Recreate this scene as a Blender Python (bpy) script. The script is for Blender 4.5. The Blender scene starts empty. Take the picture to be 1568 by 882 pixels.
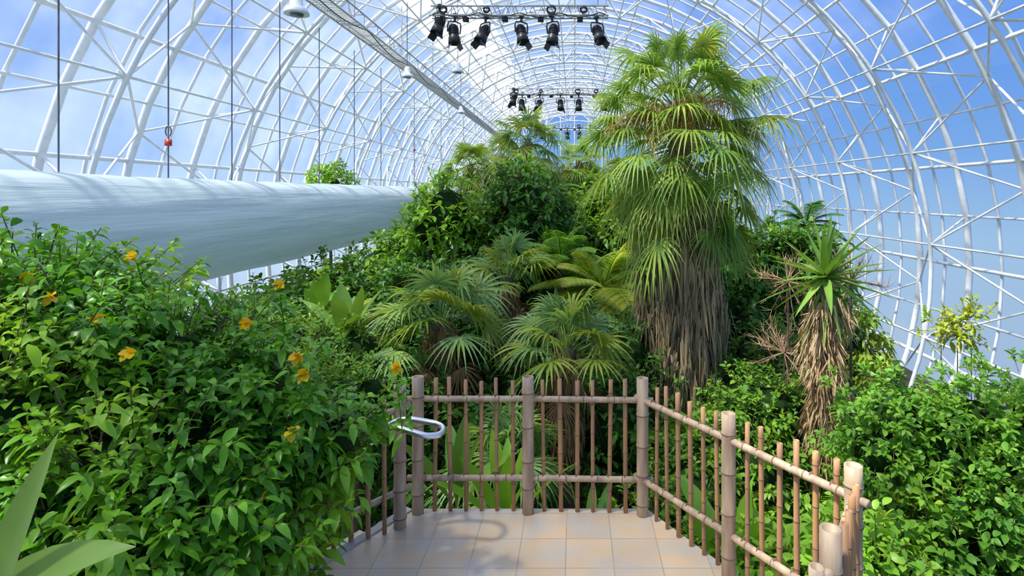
import bpy, math
import numpy as np
from mathutils import Vector
rng=np.random.default_rng(7)
EYE=2.46
# ---------------------------------------------------------------- helpers
def nrm(a): return a/np.maximum(np.linalg.norm(a,axis=-1,keepdims=True),1e-9)
class MB:
    def __init__(s): s.V=[];s.F=[];s.M=[];s.n=0
    def add(s,V,F,mat=0):
        V=np.asarray(V,float).reshape(-1,3);F=np.asarray(F,int).reshape(-1,4)
        s.V.append(V);s.F.append(F+s.n);s.M.append(np.full(len(F),mat,int));s.n+=len(V)
def make(name,mb,mats,smooth=True,loc=None):
    V=np.concatenate(mb.V);F=np.concatenate(mb.F);M=np.concatenate(mb.M)
    if loc is None: loc=(0,0,0)
    V=V-np.array(loc)
    me=bpy.data.meshes.new(name)
    me.vertices.add(len(V));me.vertices.foreach_set('co',V.astype(np.float32).ravel())
    me.loops.add(len(F)*4);me.loops.foreach_set('vertex_index',F.astype(np.int32).ravel())
    me.polygons.add(len(F));me.polygons.foreach_set('loop_start',(np.arange(len(F))*4).astype(np.int32))
    me.polygons.foreach_set('loop_total',np.full(len(F),4,np.int32))
    for m in mats: me.materials.append(m)
    me.polygons.foreach_set('material_index',M.astype(np.int32))
    me.polygons.foreach_set('use_smooth',np.full(len(F),smooth,bool))
    me.update(calc_edges=True)
    ob=bpy.data.objects.new(name,me);ob.location=loc
    bpy.context.scene.collection.objects.link(ob)
    return ob
def arr(x,N):
    x=np.asarray(x,float)
    return np.full(N,float(x)) if x.ndim==0 else x
def strips(mb,P,D,L,W,S=None,G=0.0,prof=(.1,.8,1,.6,.03),fold=.25,mat=0,roll=.6,gp=2):
    P=np.asarray(P,float).reshape(-1,3);N=len(P);D=nrm(np.asarray(D,float).reshape(-1,3))
    L=arr(L,N);W=arr(W,N);G=arr(G,N)
    prof=np.array(prof);K=len(prof);t=np.linspace(0,1,K)
    if S is None:
        up=np.array([0,0,1.])+rng.normal(0,roll*.5,(N,3))
        S=nrm(np.cross(D,up))
    C=P[:,None]+D[:,None]*L[:,None,None]*t[None,:,None]
    C[...,2]-=G[:,None]*L[:,None]*t[None]**gp
    T=np.repeat(D[:,None],K,1).copy();T[...,2]-=gp*G[:,None]*t[None]**(gp-1);T=nrm(T)
    Sx=np.repeat(S[:,None],K,1)
    Nn=nrm(np.cross(Sx,T))
    w=(W[:,None]*prof[None])[...,None]
    V=np.stack([C-Sx*w+Nn*fold*w,C,C+Sx*w+Nn*fold*w],2)  # N,K,3,3
    b=(np.arange(N)*K*3)[:,None,None]
    k=np.arange(K-1)[None,:,None]*3;j=np.arange(2)[None,None,:]
    a=b+k+j
    F=np.stack([a,a+1,a+4,a+3],-1)
    mb.add(V,F,mat)
def tubes(mb,P,Q,R,n=6,mat=0,R2=None):
    P=np.asarray(P,float).reshape(-1,3);Q=np.asarray(Q,float).reshape(-1,3);N=len(P)
    R=arr(R,N);R2=R if R2 is None else arr(R2,N)
    A=nrm(Q-P);ref=np.where(np.abs(A[:,2:3])<.9,np.array([[0,0,1.]]),np.array([[1.,0,0]]))
    U=nrm(np.cross(A,ref));W=np.cross(A,U)
    th=np.arange(n)/n*2*np.pi
    O=U[:,None]*np.cos(th)[None,:,None]+W[:,None]*np.sin(th)[None,:,None]
    V=np.stack([P[:,None]+O*R[:,None,None],Q[:,None]+O*R2[:,None,None]],1)
    b=(np.arange(N)*2*n)[:,None];i=np.arange(n)[None];i2=(i+1)%n
    F=np.stack([b+i,b+i2,b+n+i2,b+n+i],-1)
    mb.add(V,F,mat)
def lathe(mb,P,axis,prof,n=14,mat=0):
    P=np.array(P,float);A=nrm(np.array(axis,float))
    ref=np.array([0,0,1.]) if abs(A[2])<.9 else np.array([1.,0,0])
    U=nrm(np.cross(A,ref));W=np.cross(A,U);th=np.arange(n)/n*2*np.pi
    V=[]
    for r,z in prof: V.append(P+A*z+(U*np.cos(th)[:,None]+W*np.sin(th)[:,None])*r)
    V=np.concatenate(V);F=[]
    for k in range(len(prof)-1):
        for i in range(n):
            F.append((k*n+i,k*n+(i+1)%n,(k+1)*n+(i+1)%n,(k+1)*n+i))
    mb.add(V,F,mat)
def path(mb,pts,r,n=8,mat=0):
    pts=np.array(pts,float);T=nrm(np.gradient(pts,axis=0));U=None;V=[]
    th=np.arange(n)/n*2*np.pi
    for i,p in enumerate(pts):
        t=T[i]
        if U is None:
            ref=np.array([0,0,1.]) if abs(t[2])<.9 else np.array([1.,0,0]);U=nrm(np.cross(t,ref))
        U=nrm(U-t*np.dot(U,t));W=np.cross(t,U)
        rr=r if np.isscalar(r) else r[i]
        V.append(p+(U*np.cos(th)[:,None]+W*np.sin(th)[:,None])*rr)
    F=[(k*n+i,k*n+(i+1)%n,(k+1)*n+(i+1)%n,(k+1)*n+i) for k in range(len(pts)-1) for i in range(n)]
    mb.add(np.concatenate(V),F,mat)
def box(mb,c,s,mat=0,rot=0):
    c=np.array(c,float);s=np.array(s,float)/2
    v=np.array([[x,y,z] for z in(-1,1) for y in(-1,1) for x in(-1,1)],float)*s
    cr,sr=math.cos(rot),math.sin(rot)
    v=np.stack([v[:,0]*cr-v[:,1]*sr,v[:,0]*sr+v[:,1]*cr,v[:,2]],1)+c
    mb.add(v,[(0,2,3,1),(4,5,7,6),(0,1,5,4),(2,6,7,3),(0,4,6,2),(1,3,7,5)],mat)
def blob(mb,c,r,mat=0,n=14,m=9,sq=1.0):
    th=np.linspace(0,2*np.pi,n,endpoint=False);ph=np.linspace(0.02,np.pi-.02,m)
    V=[]
    for p in ph:
        for t in th:
            k=r*(1+.12*math.sin(3*t+c[0]*5)*math.sin(4*p+c[1]*3))
            V.append((c[0]+k*math.sin(p)*math.cos(t),c[1]+k*math.sin(p)*math.sin(t),c[2]+sq*k*math.cos(p)))
    F=[(k*n+i,k*n+(i+1)%n,(k+1)*n+(i+1)%n,(k+1)*n+i) for k in range(m-1) for i in range(n)]
    mb.add(V,F,mat)
def gz(x,y):
    s=np.clip((y-9)/26.,0,1);s=s*s*(3-2*s)
    z=-2.6+2.2*s
    e=np.clip((abs(x)-5.5)/3.5,0,1)
    return z*(1-e)+e*(-2.9+.6*s)
# ---------------------------------------------------------------- materials
def newmat(name):
    m=bpy.data.materials.new(name);m.use_nodes=True
    nt=m.node_tree;nt.nodes.clear();out=nt.nodes.new('ShaderNodeOutputMaterial');return m,nt,out
def mixc(nt,fac,a,b,typ='MIX'):
    n=nt.nodes.new('ShaderNodeMix');n.data_type='RGBA';n.blend_type=typ
    for i,v in((0,fac),(6,a),(7,b)):
        if isinstance(v,bpy.types.NodeSocket): nt.links.new(v,n.inputs[i])
        else: n.inputs[i].default_value=v if i==0 else (*v,1)[:4]
    return n.outputs[2]
def noise(nt,scale,detail=3,coord='Object',vscale=None):
    tc=nt.nodes.new('ShaderNodeTexCoord');n=nt.nodes.new('ShaderNodeTexNoise')
    n.inputs['Scale'].default_value=scale;n.inputs['Detail'].default_value=detail
    if vscale:
        mp=nt.nodes.new('ShaderNodeMapping');mp.inputs['Scale'].default_value=vscale
        nt.links.new(tc.outputs[coord],mp.inputs[0]);nt.links.new(mp.outputs[0],n.inputs[0])
    else: nt.links.new(tc.outputs[coord],n.inputs[0])
    return n.outputs[0]
def ramp(nt,s,a,b):
    n=nt.nodes.new('ShaderNodeMapRange');n.inputs[1].default_value=a;n.inputs[2].default_value=b
    nt.links.new(s,n.inputs[0]);return n.outputs[0]
GR=(1.85,1.55,1.25)
def leafmat(name,c1,c2,trans=.35,rough=.42,c3=None,g3=GR):
    m,nt,out=newmat(name)
    sc=lambda c:tuple(min(.9,x*y) for x,y in zip(c,g3))
    c1=sc(c1);c2=sc(c2)
    g=nt.nodes.new('ShaderNodeNewGeometry')
    col=mixc(nt,g.outputs['Random Per Island'],c1,c2)
    if c3 is not None: col=mixc(nt,ramp(nt,noise(nt,1.3,2),.48,.7),col,sc(c3))
    k=ramp(nt,noise(nt,2.5,2),.3,.7)
    col=mixc(nt,k,mixc(nt,1.0,col,(.6,.68,.6),'MULTIPLY'),col)
    p=nt.nodes.new('ShaderNodeBsdfPrincipled');nt.links.new(col,p.inputs['Base Color'])
    p.inputs['Roughness'].default_value=rough;p.inputs['Specular IOR Level'].default_value=.35
    t=nt.nodes.new('ShaderNodeBsdfTranslucent')
    nt.links.new(mixc(nt,1.0,col,(1.5,1.35,.5),'MULTIPLY'),t.inputs[0])
    mx=nt.nodes.new('ShaderNodeMixShader');mx.inputs[0].default_value=trans
    nt.links.new(p.outputs[0],mx.inputs[1]);nt.links.new(t.outputs[0],mx.inputs[2])
    nt.links.new(mx.outputs[0],out.inputs[0]);return m
def solid(name,c1,c2=None,rough=.6,metal=0,scale=6,vscale=None,bump=0,spec=.4):
    m,nt,out=newmat(name)
    p=nt.nodes.new('ShaderNodeBsdfPrincipled');c2=c2 or tuple(x*.8 for x in c1)
    n=noise(nt,scale,4,vscale=vscale)
    nt.links.new(mixc(nt,ramp(nt,n,.35,.65),c1,c2),p.inputs['Base Color'])
    p.inputs['Roughness'].default_value=rough;p.inputs['Metallic'].default_value=metal
    p.inputs['Specular IOR Level'].default_value=spec
    if bump:
        b=nt.nodes.new('ShaderNodeBump');b.inputs['Strength'].default_value=bump;b.inputs['Distance'].default_value=.02
        nt.links.new(n,b.inputs['Height']);nt.links.new(b.outputs[0],p.inputs['Normal'])
    nt.links.new(p.outputs[0],out.inputs[0]);return m
M_frame=solid('white_painted_steel',(.80,.80,.79),(.68,.71,.74),.45)
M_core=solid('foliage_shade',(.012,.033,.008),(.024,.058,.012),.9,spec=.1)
M_bark=solid('bark',(.20,.14,.09),(.10,.07,.045),.9,scale=12,bump=.5)
M_soil=solid('soil',(.06,.045,.03),(.03,.04,.015),.95,scale=3,bump=.6)
M_bamboo=solid('bamboo',(.58,.43,.28),(.36,.25,.17),.5,scale=6,vscale=(3,3,.5),bump=.15)
M_bamboo_thin=solid('bamboo_slats',(.54,.28,.12),(.34,.19,.10),.55,scale=5,vscale=(3,3,.4),bump=.15)
M_bnode=solid('bamboo_node',(.16,.10,.06),(.26,.17,.10),.6)
M_rope=solid('lashing_rope',(.10,.06,.035),(.2,.12,.07),.9,scale=60)
M_steel=solid('steel',(.8,.8,.8),(.7,.7,.72),.28,1.0)
M_dark=solid('black_metal',(.02,.02,.022),(.035,.035,.04),.4)
M_alu=solid('aluminium_truss',(.50,.50,.49),(.38,.39,.40),.4,.2)
M_wire=solid('cable',(.10,.11,.13),(.16,.17,.2),.5)
M_conc=solid('concrete',(.55,.50,.45),(.4,.37,.34),.9,scale=5,bump=.3)
M_red=solid('red_plastic',(.6,.05,.03),(.5,.04,.02),.4)
ONE=(1.2,1.2,1.2)
M_dead=leafmat('dead_frond',(.27,.17,.10),(.56,.41,.26),.15,.8,g3=ONE)
M_deadred=leafmat('dry_twig',(.42,.22,.14),(.5,.33,.22),.1,.8,g3=ONE)
M_stalk=leafmat('flower_stalk',(.50,.32,.10),(.42,.34,.14),.3,.7,g3=ONE)
M_yellow=leafmat('yellow_petal',(.78,.52,.01),(.75,.42,.0),.3,.5,g3=ONE)
G_bush=leafmat('glossy_leaf',(.04,.16,.015),(.13,.36,.03),.35,.33,(.2,.38,.04))
G_dark=leafmat('dark_leaf',(.025,.10,.018),(.065,.20,.03),.3,.4)
G_mid=leafmat('mid_leaf',(.06,.18,.02),(.16,.31,.035),.35,.42,(.035,.14,.02))
G_lite=leafmat('bright_leaf',(.11,.29,.03),(.22,.41,.06),.4,.42)
G_yel=leafmat('yellowgreen_leaf',(.2,.32,.04),(.32,.38,.07),.4,.5,(.1,.28,.03))
G_palm=leafmat('palm_blade',(.10,.22,.045),(.24,.35,.09),.38,.42,(.10,.23,.06))
G_palmy=leafmat('palm_blade_yellow',(.24,.31,.07),(.15,.27,.06),.42,.45)
G_fan=leafmat('blue_fan_blade',(.10,.24,.11),(.22,.36,.18),.35,.36,(.19,.29,.05))
G_strap=leafmat('strap_leaf',(.08,.2,.04),(.16,.3,.07),.25,.35)
G_big=leafmat('agave_leaf',(.12,.24,.06),(.16,.29,.08),.25,.35)
G_orange=leafmat('croton_leaf',(.4,.17,.03),(.3,.3,.05),.35,.5,(.2,.3,.04),g3=ONE)
def glazing(name,a,b,tint=(.9,.95,1,1)):
    m,nt,out=newmat(name)
    tr=nt.nodes.new('ShaderNodeBsdfTransparent');tr.inputs[0].default_value=tint
    tl=nt.nodes.new('ShaderNodeBsdfTranslucent');tl.inputs[0].default_value=(.88,.94,1,1)
    mx=nt.nodes.new('ShaderNodeMixShader')
    n=noise(nt,.5,4);nt.links.new(ramp(nt,n,a,b),mx.inputs[0])
    nt.links.new(tr.outputs[0],mx.inputs[1]);nt.links.new(tl.outputs[0],mx.inputs[2])
    nt.links.new(mx.outputs[0],out.inputs[0]);return m
M_glass=glazing('polycarbonate_glazing',.12,3.0,(.86,.92,.98,1))
M_glare=glazing('sun_glare_glazing',-.3,.75)  # same glazing made whiter: sun glare put into the material
def tiles():
    m,nt,out=newmat('stone_tiles')
    tc=nt.nodes.new('ShaderNodeTexCoord');b=nt.nodes.new('ShaderNodeTexBrick')
    mp=nt.nodes.new('ShaderNodeMapping');mp.inputs['Location'].default_value=(.06,.1,0)
    nt.links.new(tc.outputs['Object'],mp.inputs[0]);nt.links.new(mp.outputs[0],b.inputs[0])
    b.offset=0;b.inputs['Scale'].default_value=1;b.inputs['Brick Width'].default_value=.32;b.inputs['Row Height'].default_value=.32
    b.inputs['Mortar Size'].default_value=.0035
    b.inputs['Color1'].default_value=(.66,.53,.37,1);b.inputs['Color2'].default_value=(.56,.47,.36,1);b.inputs['Mortar'].default_value=(.38,.32,.25,1)
    col=mixc(nt,ramp(nt,noise(nt,5,5),.35,.65),b.outputs[0],mixc(nt,1.0,b.outputs[0],(1.12,.94,.74),'MULTIPLY'))
    col=mixc(nt,ramp(nt,noise(nt,2.2,3),.48,.8),col,(.48,.45,.41))
    p=nt.nodes.new('ShaderNodeBsdfPrincipled');nt.links.new(col,p.inputs['Base Color']);p.inputs['Roughness'].default_value=.42
    bp=nt.nodes.new('ShaderNodeBump');bp.inputs['Strength'].default_value=.3;bp.inputs['Distance'].default_value=.01
    nt.links.new(noise(nt,14,4),bp.inputs['Height']);nt.links.new(bp.outputs[0],p.inputs['Normal'])
    nt.links.new(p.outputs[0],out.inputs[0]);return m
M_tile=tiles()
def ductmat():
    m,nt,out=newmat('duct_fabric')
    tc=nt.nodes.new('ShaderNodeTexCoord')
    w=nt.nodes.new('ShaderNodeTexWave');w.bands_direction='Y';w.inputs['Scale'].default_value=7.0;w.inputs['Distortion'].default_value=.4
    nt.links.new(tc.outputs['Object'],w.inputs[0])
    n=noise(nt,1.3,5,vscale=(1,.22,4))
    col=mixc(nt,ramp(nt,n,.35,.7),(.56,.67,.70),(.70,.78,.80))
    col=mixc(nt,.06,col,w.outputs[0],'MULTIPLY')
    p=nt.nodes.new('ShaderNodeBsdfPrincipled');nt.links.new(col,p.inputs['Base Color']);p.inputs['Roughness'].default_value=.42
    t=nt.nodes.new('ShaderNodeBsdfTranslucent');nt.links.new(col,t.inputs[0])
    mx=nt.nodes.new('ShaderNodeMixShader');mx.inputs[0].default_value=.4
    bp=nt.nodes.new('ShaderNodeBump');bp.inputs['Strength'].default_value=.6;bp.inputs['Distance'].default_value=.09
    nt.links.new(n,bp.inputs['Height']);nt.links.new(bp.outputs[0],p.inputs['Normal'])
    nt.links.new(p.outputs[0],mx.inputs[1]);nt.links.new(t.outputs[0],mx.inputs[2]);nt.links.new(mx.outputs[0],out.inputs[0]);return m
M_duct=ductmat()
# ---------------------------------------------------------------- greenhouse
CZ=EYE-2.0;R=10.7;Y0,Y1=-8.8,61.6
def cp(r,a,y):
    a=np.radians(a);return np.stack([r*np.cos(a),np.zeros_like(a)+y,CZ+r*np.sin(a)],-1)
mb=MB();ang=np.arange(-30,210.1,7.5);ys=np.arange(Y0,Y1+.1,2.2)
for y in ys:
    p=cp(R,ang,y);tubes(mb,p[:-1],p[1:],.085,8)
    if y<Y1-1:
        fine=cp(R+.05,ang,y+1.1);tubes(mb,fine[:-1],fine[1:],.04,6)
for i,a in enumerate(ang):
    p=cp(R,np.full(len(ys),a),0);p[:,1]=ys
    tubes(mb,p[:-1],p[1:],.055 if i%2==0 else .035,6)
ia=np.arange(-26.25,207,15.);yi=np.arange(Y0+2.2,Y1-2,4.4)
ri=R-1.05
for y in yi:
    fa=np.arange(-30,210.1,5.);p=cp(ri,fa,y);tubes(mb,p[:-1],p[1:],.055,8)
    for dy in(-2.2,2.2):
        for da in(-7.5,7.5):
            P=cp(ri,ia,y);Q=cp(R,ia+da,y+dy);tubes(mb,P,Q,.03,6)
    P=cp(ri,ia,y);tubes(mb,P,cp(R,ia+3.75,y),.03,6);tubes(mb,P,cp(R,ia-3.75,y),.03,6)
for a in ia[::1]:
    p=cp(ri,np.full(len(yi),a),0);p[:,1]=yi;tubes(mb,p[:-1],p[1:],.03,6)
frame=make('greenhouse_frame',mb,[M_frame])
mb=MB();a2=np.arange(-30,210.1,3.);A=cp(R+.14,a2,Y0);B=cp(R+.14,a2,Y1);n=len(a2)
for i in range(n-1):
    mb.add([A[i],A[i+1],B[i+1],B[i]],[(0,1,2,3)],1 if 108<a2[i]<124 else 0)  # band of roof panels whitened to imitate bright sun glare
make('greenhouse_glazing',mb,[M_glass,M_glare])
# end wall
mb=MB();zb=CZ-R*.5
xs=np.arange(-9,9.1,1.5);top=CZ+np.sqrt((R-.1)**2-xs**2)
tubes(mb,np.stack([xs,xs*0+Y1,xs*0+zb],-1),np.stack([xs,xs*0+Y1,top],-1),.06,6)
zs=np.arange(zb+1.5,CZ+R-.5,1.6);hw=np.sqrt(np.maximum((R-.1)**2-(zs-CZ)**2,0))
tubes(mb,np.stack([-hw,zs*0+Y1,zs],-1),np.stack([hw,zs*0+Y1,zs],-1),.05,6)
for i in range(n-1):
    p,q=B[i],B[i+1];mb.add([p,q,(q[0],Y1+.1,zb),(p[0],Y1+.1,zb)],[(0,1,2,3)],1)
make('wall_back',mb,[M_frame,M_glass])
# ground
mb=MB();gx=np.linspace(-9.9,9.9,50);gy=np.linspace(Y0,Y1,110)
X,Y=np.meshgrid(gx,gy);Z=gz(X,Y)+.06*np.sin(X*2.3)*np.cos(Y*1.7)
V=np.stack([X,Y,Z],-1);i=np.arange(109)[:,None]*50+np.arange(49)[None]
mb.add(V,np.stack([i,i+1,i+51,i+50],-1));make('ground',mb,[M_soil])
# ---------------------------------------------------------------- air duct
mb=MB();yy=np.arange(-6,60,.25);th=np.linspace(0,2*np.pi,48,endpoint=False)
V=[]
for y in yy:
    k=.94*(1+.018*math.sin((y%3.)/3*math.pi)+.004*math.sin(y*9))
    for t in th:
        rr=k*(1+.018*math.sin(5*t+y*.25)+.008*math.sin(13*t-y*.8))
        V.append((-7.05+rr*math.cos(t),y,1.80+rr*math.sin(t)))
F=[(k*48+i,k*48+(i+1)%48,(k+1)*48+(i+1)%48,(k+1)*48+i) for k in range(len(yy)-1) for i in range(48)]
mb.add(V,F)
make('air_duct',mb,[M_duct])
mb=MB()
for y in(3.4,5.6,7.77,9.87,11.7,13.6,15.7,18.2,20.7,25,30,36,43):
    zt=CZ+math.sqrt(ri**2-7.05**2)
    tubes(mb,[(-7.05,y,2.72)],[(-7.05,y,zt)],.012,6)
    lathe(mb,(-7.05,y,2.68),(0,0,1),[(.0,0),(.05,0),(.05,.05),(0,.05)],8)
for y,z in((9.87,3.35),(25,4.4)):
    box(mb,(-7.05,y,z),(.09,.06,.11),1)
    path(mb,[(-7.05+.05*math.sin(t),y,z+.2+.09*math.cos(t)) for t in np.linspace(0,6.28,12)],.012,6,0)
make('duct_hanging_wires',mb,[M_wire,M_red])
# ---------------------------------------------------------------- roof walkway
mb=MB();cx,cz=-6.2,7.15
yy=np.arange(-6,60.1,1.1);o=np.ones_like(yy)
for dx,dz in((-.28,.0),(.28,0),(-.28,.35),(.28,.35)):
    tubes(mb,np.stack([o*cx+dx,yy,o*cz+dz],-1)[:-1],np.stack([o*cx+dx,yy,o*cz+dz],-1)[1:],.03,6)
for s in(-.28,.28):
    P=np.stack([o*cx+s,yy,o*cz],-1);Q=np.stack([o*cx+s,yy,o*cz+.35],-1);tubes(mb,P,Q,.015);tubes(mb,P[:-1],Q[1:],.015)
y2=np.arange(-6,60,.12);o2=np.ones_like(y2);tubes(mb,np.stack([o2*cx-.28,y2,o2*cz],-1),np.stack([o2*cx+.28,y2,o2*cz],-1),.018,4)
y3=np.arange(-6,60,4.4);
tubes(mb,np.stack([y3*0+cx,y3,y3*0+cz+.3],-1),np.stack([y3*0+cx,y3,y3*0+CZ+math.sqrt(R**2-cx**2)],-1),.025,6)
pts=[(cx+.4,y,cz-.1-.22*math.sin(((y+6)%4.4)/4.4*math.pi)) for y in np.arange(-6,58,.3)];path(mb,pts,.02,6,1)
make('roof_walkway',mb,[M_alu,M_wire])
# ---------------------------------------------------------------- stage lights
def spot_mesh():
    mb=MB()
    lathe(mb,(0,0,0),(0,-.35,-.94),[(0,-.2),(.07,-.2),(.10,-.17),(.11,-.12),(.11,.08),(.13,.1),(.15,.26),(.14,.26),(.11,.12),(0,.1)],16,0)
    path(mb,[(-.16,0,0),(-.17,0,.15),(-.15,0,.24),(0,0,.26),(.15,0,.24),(.17,0,.15),(.16,0,0)],.018,6,0)
    tubes(mb,[(0,0,.25)],[(0,0,.42)],.03,8,0);box(mb,(0,0,.40),(.09,.1,.1),0)
    for k in(-.1,-.06,-.02,.02): lathe(mb,(0,-.35*k,-.94*k),(0,-.35,-.94),[(.11,0),(.125,0),(.125,.012),(.11,.012)],14)
    for sx in(-1,1): strips(mb,[(sx*.1,-.08,-.24)],[(sx*.5,-.35,-.94)],.16,.1,S=np.array([[0,.94,-.35]]),prof=(1,1),fold=0)
    return mb
first=None
ts=[(-1.55,16.,7.45),(-.75,28.,7.35),(-.6,42.,7.3)]
for (tx,ty,tz) in ts:
    mb=MB();x=np.arange(-2.5,2.51,.25);o=np.ones_like(x)
    def pt(dx,dy,dz): return np.stack([tx+x+dx,o*ty+dy,o*tz+dz],-1)
    for dy,dz in((-.15,0),(.15,0),(0,.3)):
        p=pt(0,dy,dz);tubes(mb,p[:-1],p[1:],.028)
    tubes(mb,pt(0,-.15,0)[:-1],pt(0,.15,0)[1:],.014);tubes(mb,pt(0,-.15,0)[:-1],pt(.12,0,.3)[:-1],.014);tubes(mb,pt(.12,0,.3)[:-1],pt(0,.15,0)[1:],.014)
    for s in(-2.2,0,2.2): tubes(mb,[(tx+s,ty,tz+.3)],[(tx+s,ty,CZ+math.sqrt(ri**2-(tx+s)**2))],.02)
    for q0,rr in((-2.1,.10),(-.9,.08),(.9,.12),(1.8,.09)):
        path(mb,[(tx+q0+rr*math.cos(t),ty-.2,tz+.1+rr*.9*math.sin(t)+.02*t/6) for t in np.linspace(0,18,40)],.02,5,1)
    path(mb,[(tx+q,ty-.2,tz+.05-.12*abs(math.sin(q*2.8))) for q in np.linspace(-2.4,2.4,60)],.016,5,1)
    for q0 in (-1.5,-.4,.6,1.7): box(mb,(tx+q0,ty-.05,tz-.1),(.16,.14,.12),1)
    make('lighting_truss',mb,[M_alu,M_dark],loc=(tx,ty,tz))
    for k,dx in enumerate((-2.25,-1.85,-1.0,.05,.95,2.2)):
        if first is None:
            ob=make('stage_spotlight',spot_mesh(),[M_dark]);first=ob.data
        else:
            ob=bpy.data.objects.new('stage_spotlight',first);bpy.context.scene.collection.objects.link(ob)
        ob.location=(tx+dx,ty,tz-(.2 if k==0 else .46));ob.rotation_euler=(.2*math.sin(k*2.1),0,.7*math.sin(k*3.3+tx));ob.scale=(1.2,)*3
# pendant lamps
for (x,y,z) in((-4.4,9.,5.3),(-5.3,18,6.15),(-3.7,18.,6.3),(-5.4,27,6.3)):
    mb=MB()
    lathe(mb,(0,0,0),(0,0,1),[(.0,.02),(.18,.0),(.19,.0),(.19,.03),(.16,.1),(.10,.13),(.09,.28),(.04,.34),(0,.34)],20,0)
    rr=math.sqrt(ri**2-x*x)+CZ
    tubes(mb,[(0,0,.32)],[(0,0,rr-z)],.012,6,1)
    lathe(mb,(0,0,-.02),(0,0,1),[(0,0),(.1,0),(.1,.05)],14,1)
    ob=make('pendant_lamp',mb,[M_frame,M_wire]);ob.location=(x,y,z)
# ---------------------------------------------------------------- platform
def prism(mb,poly,zt,zb,m1=0,m2=1):
    n=len(poly);P=np.array(poly,float);c=P.mean(0)
    for i in range(n):
        a,b=P[i],P[(i+1)%n]
        mb.add([(a[0],a[1],zt),(b[0],b[1],zt),((b[0]+c[0])/2,(b[1]+c[1])/2,zt),((a[0]+c[0])/2,(a[1]+c[1])/2,zt)],[(0,1,2,3)],m1)
        mb.add([((a[0]+c[0])/2,(a[1]+c[1])/2,zt),((b[0]+c[0])/2,(b[1]+c[1])/2,zt),(c[0],c[1],zt),(c[0],c[1],zt)],[(0,1,2,3)],m1)
        mb.add([(a[0],a[1],zb),(b[0],b[1],zb),(b[0],b[1],zt),(a[0],a[1],zt)],[(0,1,2,3)],m2)
poly=[(-1.26,4.45),(.56,4.45),(1.02,3.72),(1.5,3.0),(1.12,2.3),(1.12,-1.5),(-2.6,-1.5),(-2.6,2.25)]
mb=MB();prism(mb,poly,0,-2.75)
make('floor',mb,[M_tile,M_conc],smooth=False)
mb=MB()
d=np.array([-.55,-.9]);d/=np.linalg.norm(d);nv=np.array([-.86,.52])
a=np.array([-1.26,4.42]);L=2.4
for k in range(5):
    o1=a+nv*(.02+.30*k);o2=o1+nv*.30
    prism(mb,[tuple(o1),tuple(o1+d*L),tuple(o2+d*L),tuple(o2)],-.17*(k+1)+ (.0),-2.75,0,1)
prism(mb,[tuple(a+nv*.0),tuple(a+d*L),tuple(a+d*L+nv*.07),tuple(a+nv*.07)],.012,-.03,1,1)
make('garden_steps',mb,[M_tile,M_conc],smooth=False)
mb=MB()
for (x,y,z,r) in((-1.42,4.3,-.15,.17),(-1.62,4.2,-.3,.2),(-1.3,4.5,-.2,.15),(-1.85,4.1,-.45,.2)): blob(mb,(x,y,z),r,0,12,8,.7)
make('edging_rocks',mb,[solid('rock',(.42,.30,.2),(.28,.2,.14),.9,scale=8,bump=.8)])
# ---------------------------------------------------------------- bamboo fence
mb=MB()
def bam(p,axis,L,r,n=14,mat=0,node=.28,hollow=True,off=0):
    prof=[(0.001,0),(r,0)];z=off+node*.6
    while z<L-.06:
        prof+=[(r*.98,z-.02),(r*1.09,z-.004),(r*1.09,z+.004),(r,z+.02)];
        lathe(mb,np.array(p)+nrm(np.array(axis,float))*(z-.004),axis,[(r*1.0,0),(r*1.12,.001),(r*1.12,.009),(r,.010)],n,2)
        z+=node*rng.uniform(.85,1.15)
    prof+=[(r,L)]
    if hollow: prof+=[(r*.72,L),(r*.68,L-.05),(.001,L-.05)]
    else: prof+=[(.001,L)]
    lathe(mb,p,axis,prof,n,mat)
def post(x,y,z0=0,H=1.05,r=.045): bam((x,y,z0-.12),(0,0,1),H+.12,r,18,0,.24,True,rng.random()*.2)
def rail(p,q,r=.023):
    p=np.array(p);q=np.array(q);d=nrm(q-p);bam(p-d*.08,d,np.linalg.norm(q-p)+.16,r,12,0,.22,False,rng.random()*.2)
def span(a,b,n,z0=0,z1=0,H=1.02):
    a=np.array(a,float);b=np.array(b,float)
    dirn=nrm(b-a)
    for zz in(.88,.27): rail((a[0],a[1],z0+zz),(b[0],b[1],z1+zz))
    off=np.array([-dirn[1],dirn[0]])*.034
    for i in range(n):
        t=(i+1)/(n+1)+rng.normal(0,.003);p=a+(b-a)*t+off;z=z0+(z1-z0)*t
        h=H+rng.normal(0,.015);tilt=(rng.normal(0,.008),rng.normal(0,.006),1)
        bam((p[0],p[1],z-.04),tilt,h+.04,.0145+rng.random()*.0035,10,1,.24,True,rng.random()*.2)
        for zz in(.88,.27):
            c=a+(b-a)*t
            for k in(-.016,0,.016):
                lathe(mb,(c[0]+off[0]*.3,c[1]+off[1]*.3,z+zz+k*.3),(dirn[0]*.9,dirn[1]*.9,.35+k*20),[(.025,-.006),(.031,0),(.025,.006)],10,3)
posts=[(-1.21,4.39),(-.36,4.39),(.52,4.36),(.99,3.66),(1.45,2.96),(1.08,2.40)]
for (x,y) in posts: post(x,y)
post(-1.29,4.2);post(-2.0,3.85,-.35,1.05);post(.96,2.26,0,.98,.03)
span((-1.21,4.39),(-.36,4.39),6);span((-.36,4.39),(.52,4.36),6);span((.52,4.36),(.99,3.66),6);span((.99,3.66),(1.45,2.96),6)
span((1.45,2.96),(1.08,2.40),4);span((-1.29,4.2),(-2.0,3.85),6,0,-.2)
make('bamboo_fence',mb,[M_bamboo,M_bamboo_thin,M_bnode,M_rope])
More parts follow.
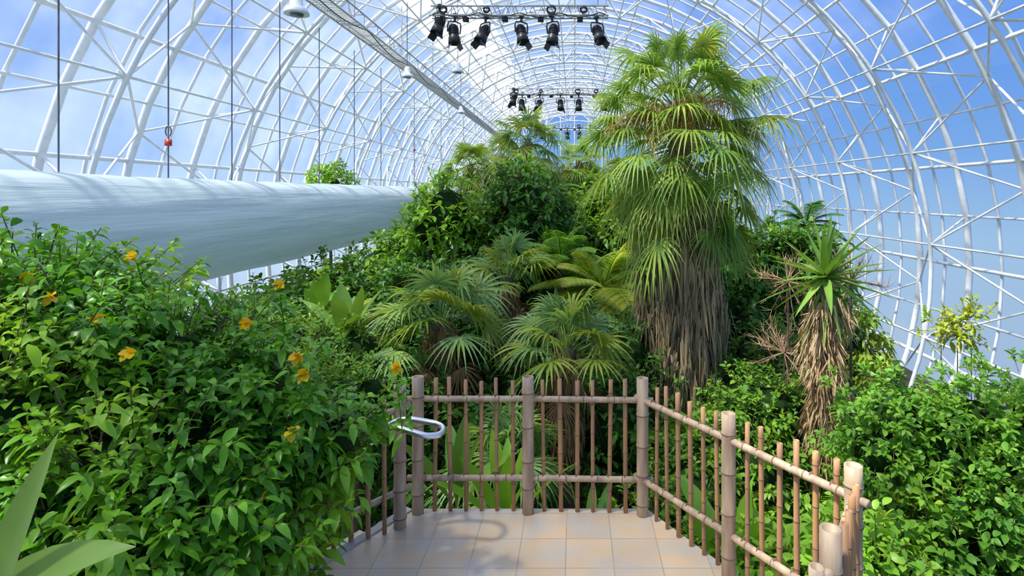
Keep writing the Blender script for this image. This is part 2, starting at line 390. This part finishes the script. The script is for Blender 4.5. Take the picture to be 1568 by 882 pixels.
# handrail
mb=MB()
pts=[(-1.75,3.95,.62),(-1.45,4.02,.74),(-1.3,4.06,.83),(-1.2,4.06,.86),(-1.0,4.05,.83),(-.93,4.0,.825),(-.905,3.93,.82),(-.93,3.86,.82),(-1.0,3.83,.83),(-1.14,3.85,.86),(-1.22,3.87,.87),(-1.34,3.84,.8),(-1.55,3.75,.7)]
P=np.array(pts);tt=np.linspace(0,len(P)-1,90);sm=np.stack([np.interp(tt,np.arange(len(P)),P[:,k]) for k in range(3)],-1)
for _ in range(4): sm[1:-1]=(sm[:-2]+sm[1:-1]*2+sm[2:])/4
path(mb,sm,.021,12,0);tubes(mb,[(-1.2,4.06,.86)],[(-1.29,4.2,.80)],.014,8)
make('steel_handrail',mb,[M_steel])
# ---------------------------------------------------------------- plants
def rdir(N):
    return nrm(rng.normal(0,1,(N,3)))
OV=(.08,.75,1,.7,.03);LAN=(.3,.9,1,.6,.03)
def sprigs(mb,pos,axis,L,W,m=7,sl=1.2,G=.35,mat=0,prof=OV,spread=.9,fold=.25):
    N=len(pos)
    ref=rdir(N);U=nrm(np.cross(axis,ref));Wv=np.cross(axis,U)
    Ps=[];Ds=[];Ls=[]
    for j in range(m):
        a=j*2.4+rng.random(N)*.6;rad=U*np.cos(a)[:,None]+Wv*np.sin(a)[:,None]
        f=j/m
        Ps.append(pos+axis*(sl*L*f));Ds.append(axis*(.35+.6*f)+rad*spread+np.array([0,0,.12]));Ls.append(L*(1.05-.4*f)*rng.uniform(.75,1.15,N))
    P=np.concatenate(Ps);D=nrm(np.concatenate(Ds));Ln=np.concatenate(Ls)
    strips(mb,P,D,Ln,Ln*W/L,G=rng.uniform(.5,1.3,len(P))*G,prof=prof,mat=mat,fold=fold,roll=.7)
def shrub(name,blobs,L,W,mat,dens=60,m=7,core=.72,G=.35,prof=OV,trunk=True,up=.35,jit=.22,stem=True,tk=1.):
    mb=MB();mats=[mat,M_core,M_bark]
    B=np.array(blobs,float)
    for (x,y,z,r) in B:
        n=max(12,int(dens*12.57*r*r))
        u=rdir(n);u=u[u[:,2]>-.75]
        lump=1+.13*np.sin(u[:,0]*5+x*3)*np.sin(u[:,1]*5+y*2)*1.5
        rad=r*lump*(1-jit+2*jit*rng.random(len(u))**1.3)
        pos=np.array([x,y,z])+u*rad[:,None]*np.array([1,1,.92])
        keep=np.ones(len(u),bool)
        for (x2,y2,z2,r2) in B:
            if (x2,y2,z2)!=(x,y,z): keep&=np.linalg.norm(pos-np.array([x2,y2,z2]),axis=1)>r2*.62
        pos=pos[keep];u=u[keep]
        ax=nrm(u*.8+np.array([0,0,up])+rng.normal(0,.35,u.shape))
        if len(pos): 
            sprigs(mb,pos,ax,L,W,m,G=G,prof=prof)
            if stem: tubes(mb,pos-u*r*.25,pos+ax*L*1.1,L*.03,3,2)
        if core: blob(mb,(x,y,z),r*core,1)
        if trunk:
            g=float(gz(x,y))-.05
            if z-g>.2: path(mb,[(x,y,g),(x+.05*r,y,g+(z-g)*.5),(x,y,z)],[(.07*r+.02)*tk,(.05*r+.02)*tk,(.03*r+.01)*tk],6,2)
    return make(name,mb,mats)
# allamanda bush (left foreground)
ab=[(-3.3,3.6,1.30,.60),(-2.6,3.6,1.20,.56),(-2.1,3.5,1.0,.50),(-1.72,3.4,.82,.36),(-1.9,3.0,.62,.40),(-2.3,2.95,.85,.55),(-2.15,2.75,.3,.42),
    (-3.05,2.95,1.25,.55),(-2.75,2.5,.5,.55),(-2.05,3.2,.3,.36),(-3.45,3.2,1.75,.34),(-3.8,4.0,1.4,.7),(-2.25,2.6,.75,.35),(-2.5,2.4,0,.5),(-1.74,3.2,.45,.28),(-1.45,3.45,.98,.2)]
shrub('allamanda_bush',ab,.125,.0265,G_bush,dens=100,m=8,core=.62,jit=.30,trunk=False,G=.6)
mb=MB()
for (x,y,z) in((-2.74,3.52,2.07),(-2.86,3.1,1.9),(-3.09,3.2,1.99),(-1.95,3.75,1.86),(-1.93,3.35,1.70),(-1.56,3.2,1.55),(-1.50,3.15,1.46),(-1.07,3.42,1.42),(-1.5,3.02,1.2),(-1.72,2.8,.45),(-2.35,3.0,1.62),(-3.3,3.0,1.85),(-2.6,3.1,1.78),(-2.2,2.5,.95),(-1.6,2.95,.9)):
    c=np.array([x,y,z]);ax=nrm(np.array([.2,-.8,.5])+rng.normal(0,.4,3));U=nrm(np.cross(ax,[0,0,1]));W=np.cross(ax,U)
    a=np.arange(5)*1.2566;D=ax*.6+U*np.cos(a)[:,None]+W*np.sin(a)[:,None]
    strips(mb,np.repeat(c[None],5,0),D,.05,.022,prof=(.3,.9,1.05,.8,.1),G=.2,mat=0)
    lathe(mb,c-ax*.05,ax,[(.004,0),(.008,.025),(.018,.056)],8,0)
    e=c+np.array([0,.12,-.45]);path(mb,[c-ax*.05,c-ax*.08+np.array([0,.02,-.12]),e],.004,5,1)
    q=np.linspace(c+np.array([0,.02,-.08]),e,9);sprigs(mb,q,nrm(rng.normal(0,.4,q.shape)+np.array([0,0,1])),.1,.02,5,mat=1,G=.5)
make('allamanda_flowers',mb,[M_yellow,G_bush])
# near big strap leaves
mb=MB()
def bigleaf(p,q,w,sag=.1,up=(0,0,1)):
    p=np.array(p);q=np.array(q)
    L=np.linalg.norm(q-p);D=nrm((q-p)+np.array([0,0,sag*L]))
    S=nrm(np.cross(D,np.array(up,float)))
    strips(mb,[p],[D],L,w,S=S[None],G=sag,prof=(.8,.9,1,1,.95,.85,.65,.4,.02),fold=.3)
bigleaf((-2.05,1.85,.75),(-1.60,1.8,1.80),.06,.1,(0,-1,.2));bigleaf((-2.08,1.8,.95),(-1.27,1.85,1.48),.085,.35,(0,-.6,1));bigleaf((-2.2,1.8,.6),(-1.95,1.9,1.7),.05,.1,(0,-1,0))
bigleaf((-2.1,1.7,.6),(-1.9,1.3,1.3),.05,.2,(0,-1,.4));bigleaf((-2.2,1.9,.6),(-2.5,1.6,1.5),.05,.2,(0,-1,.4))
lathe(mb,(-2.12,1.8,-.02),(0,0,1),[(0,0),(.16,0),(.2,.35),(.21,.37),(.18,.37),(.17,.32),(0,.32)],20,1)
path(mb,[(-2.12,1.8,.3),(-2.13,1.8,.6),(-2.08,1.8,.97)],[.06,.06,.04],8,0)
make('potted_agave',mb,[G_big,solid('terracotta',(.4,.18,.1),(.33,.15,.08),.8)])
# --- fan palms
def fan(mb,c,d,pet,Rb,nseg=26,droop=.45,mat=0,pmat=0,sag=.25,spanA=2.0,wf=.27,gp=2):
    d=nrm(np.array(d,float));c=np.array(c,float)
    t=np.linspace(0,1,5)[:,None]
    pp=c+d*pet*t+np.array([0,0,-1])*sag*pet*t**2
    path(mb,pp,[.018,.014,.011,.01,.009],5,pmat)
    tip=pp[-1];dd=nrm(d+np.array([0,0,-1])*sag*2)
    up=np.array([0,0,1.])if abs(dd[2])<.95 else np.array([1.,0,0])
    s=nrm(np.cross(dd,up)+rng.normal(0,.3,3));s=nrm(s-dd*np.dot(s,dd));nn=np.cross(s,dd)
    a=np.linspace(-spanA,spanA,nseg)
    D=dd*np.cos(a)[:,None]+s*np.sin(a)[:,None]+nn*(.10*(np.arange(nseg)%2)-.05)[:,None]
    L=Rb*(.72+.28*np.cos(a*.7))*rng.uniform(.9,1.08,nseg)
    S=nrm(np.cross(D,np.repeat(nn[None],nseg,0)))
    strips(mb,np.repeat(tip[None],nseg,0),D,L,Rb*2*spanA/nseg*wf,S=S,G=droop*rng.uniform(.7,1.4,nseg),prof=(.12,.65,1.0,.8,.5,.28,.02),fold=.35,mat=mat,gp=gp)
def palm_fan(crown,n,pet,Rb,trunkr,skirt=0,elev=(80,-35),droop=.45,fz=1.0,nseg=26,colh=.3,sag=.25,wf=.27,gp=2,sm=1,mat2=.25,dead=0):
    mb=MB();x,y,z=crown;g=float(gz(x,y))-.05
    for i in range(n):
        f=(i+.5)/n;az=i*2.39996+rng.normal(0,.15);el=math.radians(elev[0]+(elev[1]-elev[0])*f**fz+rng.normal(0,6))
        d=(math.cos(el)*math.cos(az),math.cos(el)*math.sin(az),math.sin(el))
        mt=0 if rng.random()>mat2+.3*(f>.8) else 4
        fan(mb,(x,y,z-colh*f),d,pet*rng.uniform(.72,1.18),Rb*rng.uniform(.85,1.1),nseg,droop,mt,0,sag,wf=wf,gp=gp)
    for i in range(dead):
        az=i*2.39996+1;el=math.radians(rng.uniform(-62,-25));d=(math.cos(el)*math.cos(az),math.cos(el)*math.sin(az),math.sin(el))
        fan(mb,(x,y,z-colh),d,pet*.6,Rb*.75,nseg-6,droop*1.6,1,1,sag,wf=.14,gp=gp,spanA=1.5)
    zs=np.linspace(g,z,14)
    path(mb,[(x+.02*math.sin(q*3),y,q) for q in zs],[trunkr*(1.15-.3*i/13) for i in range(14)],14,2)
    if skirt:
        N=int(skirt[3]);zt,zb,rs=skirt[:3]
        a=rng.random(N)*6.283;zz=zt-(zt-zb)*rng.random(N)**.9*.93
        f=(zt-zz)/(zt-zb);rad=rs*(.80+.25*np.sin(f*3.0))*rng.uniform(.75,1.08,N)
        if len(skirt)>4: rad*=np.interp(f,[0,.12,.3,1],[.5,.7,1,.96])*(1+.09*np.sin(a*3+zz*4))
        P=np.stack([x+rad*np.cos(a),y+rad*np.sin(a),zz],-1)
        D=np.stack([.10*np.cos(a)*rng.uniform(-1,1,N),.10*np.sin(a)*rng.uniform(-1,1,N),-sm*np.ones(N)],-1)+rng.normal(0,.12,(N,3))
        S=nrm(np.stack([-np.sin(a),np.cos(a),0*a],-1)+rng.normal(0,.4,(N,3)))
        strips(mb,P,D,rng.uniform(.3,.8,N)*min(zt-zb,3.)*.30,rng.uniform(.008,.024,N),S=S,prof=(.6,1,.8,.5,.1),fold=.4,mat=1)
        path(mb,[(x,y,q) for q in np.linspace(zb,zt,8)],[rs*k for k in(.5,.62,.72,.78,.8,.76,.55,.3)],18,3)
    return mb
PM=[G_palm,M_dead,M_bark,solid('thatch_core',(.14,.09,.055),(.23,.15,.09),.95,scale=20,vscale=(4,4,.4),bump=.8),G_palmy]
cx_,cy_=1.66,9.0
mb=palm_fan((cx_,cy_,3.92),104,1.12,.62,.2,(2.9,-1.9,.64,4600,1),elev=(84,-50),droop=.62,nseg=26,colh=1.1,fz=.70,sag=.14,wf=.23,gp=3,mat2=.22,dead=9)
for i in range(15):
    az=rng.random()*6.28 if i>6 else rng.uniform(3.4,6.1);el=math.radians(rng.uniform(30,75));d=np.array([math.cos(el)*math.cos(az),math.cos(el)*math.sin(az),math.sin(el)])
    Ln=rng.uniform(1.0,1.7);t=np.linspace(0,1,8)[:,None];pp=np.array([cx_,cy_,3.4])+d*Ln*t+np.array([0,0,-.6])*Ln*t**2
    path(mb,pp,.014,5,5)
    q=pp[rng.integers(2,8,150)]+rng.normal(0,.04,(150,3));strips(mb,q,rng.normal(0,1,(150,3))+np.array([0,0,-.5]),rng.uniform(.1,.3,150),.007,G=.5,prof=(1,.8,.3),mat=5)
make('washingtonia_palm',mb,PM+[M_stalk])
M_fibre=leafmat('palm_fibre',(.34,.17,.07),(.42,.26,.13),.1,.85,g3=ONE)
PF=[G_fan,M_fibre,M_bark,PM[3],G_palmy]
for nm,c,n,pet,Rb,tr,sk,el,dd_ in(('fan_palm',(-1.88,8.0,.68),22,.74,.60,.14,(.62,-.85,.26,1000,),(80,18),7),
                        ('fan_palm',(-.1,7.4,.48),19,.66,.54,.12,(.45,-.9,.21,800),(80,20),7),
                        ('fan_palm',(-1.2,10.3,1.0),16,.7,.6,.13,(.8,-.2,.2,400),(82,30),5),
                        ('fan_palm',(-.75,6.5,-.45),16,.5,.5,.1,0,(80,0),0),
                        ('fan_palm',(-1.65,20.,4.4),20,.9,1.0,.12,(4.2,3.5,.2,150),(78,-25),0),
                        ('fan_palm',(-4.4,24.,3.7),24,.8,.8,.15,(3.6,2.2,.42,300),(78,-20),8),
                        ('fan_palm',(-3.9,28.,4.3),20,.8,.8,.15,0,(78,-32),0),
                        ('fan_palm',(.2,26.,4.0),18,.8,.8,.15,(3.9,2.9,.25,150),(78,-20),4)):
    mb=palm_fan(c,n,pet,Rb,tr,sk,elev=el,droop=.42,nseg=24,colh=.25,sag=.2,wf=.25,gp=2.5,dead=dd_)
    make(nm,mb,PF)
# pinnate palms
def pinnate(name,c,n,Lf,mats,elev=(75,-5),nl=34,lw=.018,sag=.7,tr=.09,ll=.32):
    mb=MB();x,y,z=c;g=float(gz(x,y))-.05
    for i in range(n):
        f=(i+.5)/n;az=i*2.39996+rng.normal(0,.2);el=math.radians(elev[0]+(elev[1]-elev[0])*f)
        d=np.array([math.cos(el)*math.cos(az),math.cos(el)*math.sin(az),math.sin(el)]);L=Lf*rng.uniform(.8,1.1)
        t=np.linspace(0,1,10)[:,None];pp=np.array([x,y,z])+d*L*t+np.array([0,0,-1])*sag*L*t**2*.6
        path(mb,pp,np.linspace(.018,.005,10),5,0)
        tt=np.linspace(.15,.99,nl)[:,None];q=np.array([x,y,z])+d*L*tt+np.array([0,0,-1])*sag*L*tt**2*.6
        T=nrm(d-np.array([0,0,1])*sag*1.2*tt);s=nrm(np.cross(d,[0,0,1.])+1e-6)
        for sg in(-1,1):
            D=T*.55+s*sg+np.array([0,0,.15]);ln=Lf*ll*(1.05-.75*np.abs(tt[:,0]-.4)*1.4)
            strips(mb,q,D,ln,lw,S=nrm(np.cross(D,np.array([0,0,1.])+rng.normal(0,.2,(nl,3)))),G=.35,prof=(.4,1,.8,.05),fold=.3)
    path(mb,[(x,y,q) for q in np.linspace(g,z,8)],[tr*(1.1-.04*k) for k in range(8)],10,1)
    make(name,mb,mats)
pinnate('areca_palm',(.55,11.,.6),16,1.7,[G_yel,M_bark])
pinnate('areca_palm',(1.6,7.3,-.9),12,1.2,[G_mid,M_bark],ll=.3)
pinnate('areca_palm',(-3.9,9.6,.0),10,1.3,[G_yel,M_bark])
pinnate('areca_palm',(6.3,15.5,1.6),14,1.3,[G_dark,M_bark])
pinnate('areca_palm',(0.2,20.,2.4),16,1.9,[G_mid,M_bark])
pinnate('areca_palm',(-2.9,17.,1.3),12,1.5,[G_yel,M_bark])
pinnate('areca_palm',(-.3,12.,1.1),12,1.3,[G_lite,M_bark])
pinnate('areca_palm',(2.6,6.3,-1.3),12,1.2,[G_mid,M_bark])
# banana
def banana(name,c,n,L,w,mat,elev=(80,35)):
    mb=MB();x,y,z=c;g=float(gz(x,y))-.05
    az=np.arange(n)*2.39996+rng.normal(0,.3,n);el=np.radians(np.linspace(elev[0],elev[1],n))
    D=np.stack([np.cos(el)*np.cos(az),np.cos(el)*np.sin(az),np.sin(el)],-1)
    P=np.repeat(np.array([[x,y,z]]),n,0)
    strips(mb,P,D,rng.uniform(.8,1.1,n)*L,w,G=.25,prof=(.08,.1,.5,.9,1,.95,.8,.45,.03),fold=.25,S=nrm(np.cross(D,np.array([0,0,1.])+rng.normal(0,.3,(n,3)))))
    path(mb,[(x,y,g),(x,y,z)],[.09,.05],8,0);make(name,mb,[mat])
banana('banana_plant',(-3.2,8.,.3),9,1.2,.12,G_strap)
banana('banana_plant',(-4.3,9.4,.2),8,1.2,.15,G_mid)
banana('bird_of_paradise_plant',(-.62,5.05,-.55),9,1.15,.07,G_lite,(85,50))
banana('bird_of_paradise_plant',(.1,5.2,-1.),10,1.0,.06,G_strap,(85,30))
banana('bird_of_paradise_plant',(-1.1,5.3,-.5),7,1.1,.08,G_strap,(85,50))
banana('banana_plant',(1.5,5.2,-1.1),9,1.2,.1,G_lite,(85,40))
# tree aloe right
def rosette(mb,c,n,L,w,mat=0,G=.3,elev=(85,-25),prof=(.7,1,.95,.8,.6,.35,.02)):
    az=np.arange(n)*2.39996;el=np.radians(np.linspace(elev[0],elev[1],n)+rng.normal(0,5,n))
    D=np.stack([np.cos(el)*np.cos(az),np.cos(el)*np.sin(az),np.sin(el)],-1)
    strips(mb,np.repeat(np.array([c],float),n,0)+D*.04,D,L*rng.uniform(.85,1.1,n),w,G=G,prof=prof,fold=.5,mat=mat,roll=.1)
mb=MB();x,y,z=2.87,6.5,1.5
rosette(mb,(x,y,z),36,.72,.046,0,.08,elev=(80,-35));rosette(mb,(x,y,z-.1),8,.5,.04,0,.5,elev=(-30,-65))
g=float(gz(x,y))-.05
path(mb,[(x-.1*(1-q),y,g+(z-g)*q) for q in np.linspace(0,1,12)],[.09]*11+[.05],10,2)
N=2200;a=rng.random(N)*6.28;zz=rng.uniform(-.85,1.3,N);rad=(.06+.14*rng.random(N))*np.interp(zz,[-.75,.3,1.1,1.3],[.65,1.0,1.3,.8])*(1+.25*np.sin(zz*7+a))
P=np.stack([x-.1*(1.5-zz)/4+rad*np.cos(a),y+rad*np.sin(a),zz],-1)
strips(mb,P,np.stack([.35*np.cos(a),.35*np.sin(a),-np.ones(N)],-1)+rng.normal(0,.25,(N,3)),rng.uniform(.10,.28,N),rng.uniform(.005,.013,N),prof=(.8,1,.7,.2),fold=.5,mat=1)
make('tree_aloe',mb,[G_strap,leafmat('dry_aloe_leaf',(.36,.22,.12),(.58,.40,.25),.15,.8,g3=ONE),M_bark])
def twigs(name,c,n,L):
    mb=MB()
    for (x,y,z) in c:
        for i in range(n):
            d=nrm(rng.normal(0,1,3)*np.array([1,1,.7])+np.array([0,0,.35]));l=L*rng.uniform(.5,1);t=np.linspace(0,1,5)[:,None]
            pp=np.array([x,y,z])+d*l*t+np.array([0,0,-.15])*l*t**2;path(mb,pp,np.linspace(.010,.003,5),4,0)
            for k in(2,3,4): strips(mb,np.repeat(pp[k][None],4,0),d+rng.normal(0,.6,(4,3)),l*.35,.003,prof=(1,.8,.3),G=-.2)
        g=float(gz(x,y))-.05;path(mb,[(x,y,g),(x,y,z)],[.03,.012],6,1)
    make(name,mb,[M_deadred,M_bark])
twigs('dry_euphorbia',[(2.65,7.2,.45),(2.7,7.2,1.35),(3.35,6.9,1.4)],26,.48)
# shrub masses
shrub('ficus_tree',[(-2.9,13,2.05,.68),(-3.3,13,1.65,.5),(-2.5,13.2,1.6,.5)],.24,.055,G_lite,dens=26,m=6)
shrub('mango_tree',[(-1.25,14,2.25,.8),(-1.3,13.6,1.5,.8),(-.9,14,1.3,.8),(-1.9,13.6,.9,.7),(-1.3,13,.4,1.0),(-.5,13,.2,.8)],.26,.055,G_dark,dens=22,m=6)
shrub('avocado_tree',[(-1.6,16,2.9,.5),(-1.3,16,2.5,.55)],.26,.055,G_lite,dens=20,m=6)
shrub('rubber_tree',[(.5,16,1.6,1.0),(1.2,15.5,1.1,1.1),(-.2,17,1.7,.7),(1.8,17,1.4,1.3)],.28,.06,G_mid,dens=18,m=6)
shrub('croton_shrub',[(-.9,29,2.6,1.2),(-4.0,29,3.0,.9),(.8,27,2.5,1.1),(-2.3,30,2.3,1.0)],.35,.06,G_orange,dens=8,m=6)
shrub('jungle_trees',[(-3.9,26,1.0,1.2),(-1.8,24,1.3,1.3),(2.8,24,1.8,1.5),(5,26,1.3,1.6),(3,33,2.2,1.7),(-2,36,2.0,1.6),(1,40,2.4,1.8)],.4,.08,G_mid,dens=7,m=6)
shrub('philodendron_shrub',[(-6.1,14,-.2,1.0),(-4.9,15,.4,.9),(-5.3,11.5,-.1,.8),(-6.0,12,-.3,.9),(-3.9,12.5,.2,.8),(-4.3,15,.6,.9)],.22,.055,G_mid,dens=22,m=6)
shrub('camellia_shrub',[(-4.5,12,-.1,.9),(-3.1,11.5,.1,.9),(-5.,10.5,-.4,.9),(-3.5,10.5,-.5,.9),(-2.4,11,.1,.8)],.22,.045,G_dark,dens=24,m=6)
shrub('hedge_bamboo_shrub',[(-8.6,20,2.75,.65),(-8.6,20,1.9,.7)],.22,.05,G_lite,dens=30,m=6,core=.5)
shrub('magnolia_tree',[(3.3,12,.5,.9),(4.3,12.3,.7,1.0),(3.4,11.5,-.6,1.1),(4.4,11.5,-.4,1.1),(2.5,11,-.2,1.)],.24,.05,G_dark,dens=22,m=6)
shrub('loquat_tree',[(5.1,12.2,1.15,.55),(4.5,12,1.25,.45),(5.4,12.4,.6,.6)],.22,.045,G_mid,dens=26,m=6)
shrub('coffee_shrub',[(3.2,9.3,-.7,.95),(2.6,8.6,-.9,.8),(4.,9.5,-.8,.9)],.15,.035,G_mid,dens=34,m=7)
shrub('weeping_shrub',[(4.4,9.2,.25,.38),(4.55,9.2,-.1,.42)],.17,.03,G_yel,dens=45,m=7,core=.45,G=.9)
shrub('shade_shrub',[(-.6,8.3,-.7,.8),(.6,8.,-.8,.8),(-2.4,7.6,-.6,.8),(-1.2,7.0,-1.,.7),(.9,9,-.1,.6),(-1.7,9,-.2,.8)],.16,.035,G_dark,dens=34,m=6)
shrub('pittosporum_shrub',[(-3.,7.8,.2,.5),(-2.6,6.8,-.05,.5),(-3.6,8.5,.1,.6),(-3.9,7.5,.3,.6),(-4.7,8,.4,.6),(-3.3,6.,.3,.6)],.12,.022,G_mid,dens=60,m=7)
shrub('viburnum_shrub',[(1.9,6.6,-.75,.6),(2.4,7.2,-.5,.7),(1.4,6.4,-1.1,.6),(3.1,7.6,-.6,.6),(.9,6.,-1.3,.6),(2.2,5.4,-1.4,.6)],.12,.03,G_mid,dens=55,m=7)
shrub('schefflera_shrub',[(1.9,4.6,-.9,.45),(2.2,4.2,-.55,.45),(1.6,5.0,-1.1,.5),(2.6,4.9,-.8,.5)],.15,.04,G_lite,dens=50,m=7,core=.5)
shrub('moringa_tree',[(3.0,5.3,.36,.40),(3.55,5.1,.42,.38),(4.1,5.,.5,.4),(3.3,5.,-.0,.55),(4.0,5.,.0,.55),(2.75,5.2,.1,.35)],.095,.025,leafmat('moringa_leaf',(.09,.26,.035),(.19,.38,.06),.4,.42,(.05,.17,.03)),dens=80,m=9,core=.5,jit=.46)
shrub('hibiscus_shrub',[(2.9,4.6,-.55,.55),(3.5,4.5,-.6,.6),(3.,4.1,-.95,.5),(2.5,4.1,-1.0,.5),(3.9,4.4,-.9,.6)],.12,.036,G_mid,dens=70,m=7,core=.6)
shrub('sapling',[(4.25,6.6,.92,.13),(4.6,6.6,.98,.13),(4.44,6.6,.82,.15)],.12,.025,G_yel,dens=90,m=6,core=0,jit=.5,tk=.3)
# ground cover
mb=MB();N=9000
x=rng.uniform(-8.5,8.5,N);y=4.8+rng.random(N)**1.3*30;k=~((np.abs(x)<1.7)&(y<5.2));x=x[k];y=y[k]
P=np.stack([x,y,gz(x,y)],-1);ax=nrm(rng.normal(0,.4,P.shape)+np.array([0,0,1]))
sprigs(mb,P,ax,.3,.05,6,G=.6)
make('ground_cover_plants',mb,[G_mid])
# ---------------------------------------------------------------- light
w=bpy.data.worlds.new('sky');bpy.context.scene.world=w;w.use_nodes=True;nt=w.node_tree;nt.nodes.clear()
out=nt.nodes.new('ShaderNodeOutputWorld');bg=nt.nodes.new('ShaderNodeBackground')
tc=nt.nodes.new('ShaderNodeTexCoord');sp=nt.nodes.new('ShaderNodeSeparateXYZ');nt.links.new(tc.outputs['Generated'],sp.inputs[0])
cr=nt.nodes.new('ShaderNodeValToRGB');nt.links.new(ramp(nt,sp.outputs[2],-.3,1.0),cr.inputs[0])
e=cr.color_ramp.elements;e[0].position=0;e[0].color=(.36,.43,.55,1);e[1].position=1;e[1].color=(.08,.21,.64,1)
for p,c in((.18,(.34,.50,.66,1)),(.28,(.18,.36,.68,1)),(.45,(.09,.25,.68,1))):
    q=cr.color_ramp.elements.new(p);q.color=c
cl=nt.nodes.new('ShaderNodeTexNoise');cl.inputs['Scale'].default_value=2.2;cl.inputs['Detail'].default_value=6
nt.links.new(tc.outputs['Generated'],cl.inputs[0])
ad=nt.nodes.new('ShaderNodeMath');ad.operation='MULTIPLY_ADD';nt.links.new(sp.outputs[0],ad.inputs[0]);ad.inputs[1].default_value=-.11;nt.links.new(cl.outputs[0],ad.inputs[2])
col=mixc(nt,ramp(nt,ad.outputs[0],.50,1.15),cr.outputs[0],(.95,.97,1.0))
nt.links.new(col,bg.inputs[0]);bg.inputs[1].default_value=1.08;nt.links.new(bg.outputs[0],out.inputs[0])
sl=bpy.data.lights.new('sun','SUN');sl.energy=8.8;sl.angle=math.radians(3);sl.color=(1,.93,.80)
so=bpy.data.objects.new('sun',sl);bpy.context.scene.collection.objects.link(so)
so.rotation_euler=Vector((.42,.22,-.85)).to_track_quat('-Z','Y').to_euler()
cam=bpy.data.cameras.new('camera');co=bpy.data.objects.new('camera',cam);bpy.context.scene.collection.objects.link(co)
co.location=(0,0,EYE);co.rotation_euler=(math.pi/2,0,0);cam.lens=20;cam.sensor_width=36
cam.shift_x=-.0612;cam.shift_y=-.0918;cam.clip_end=300;cam.clip_start=.05
bpy.context.scene.camera=co
bpy.context.scene.view_settings.view_transform='Standard'
bpy.context.scene.view_settings.exposure=.2
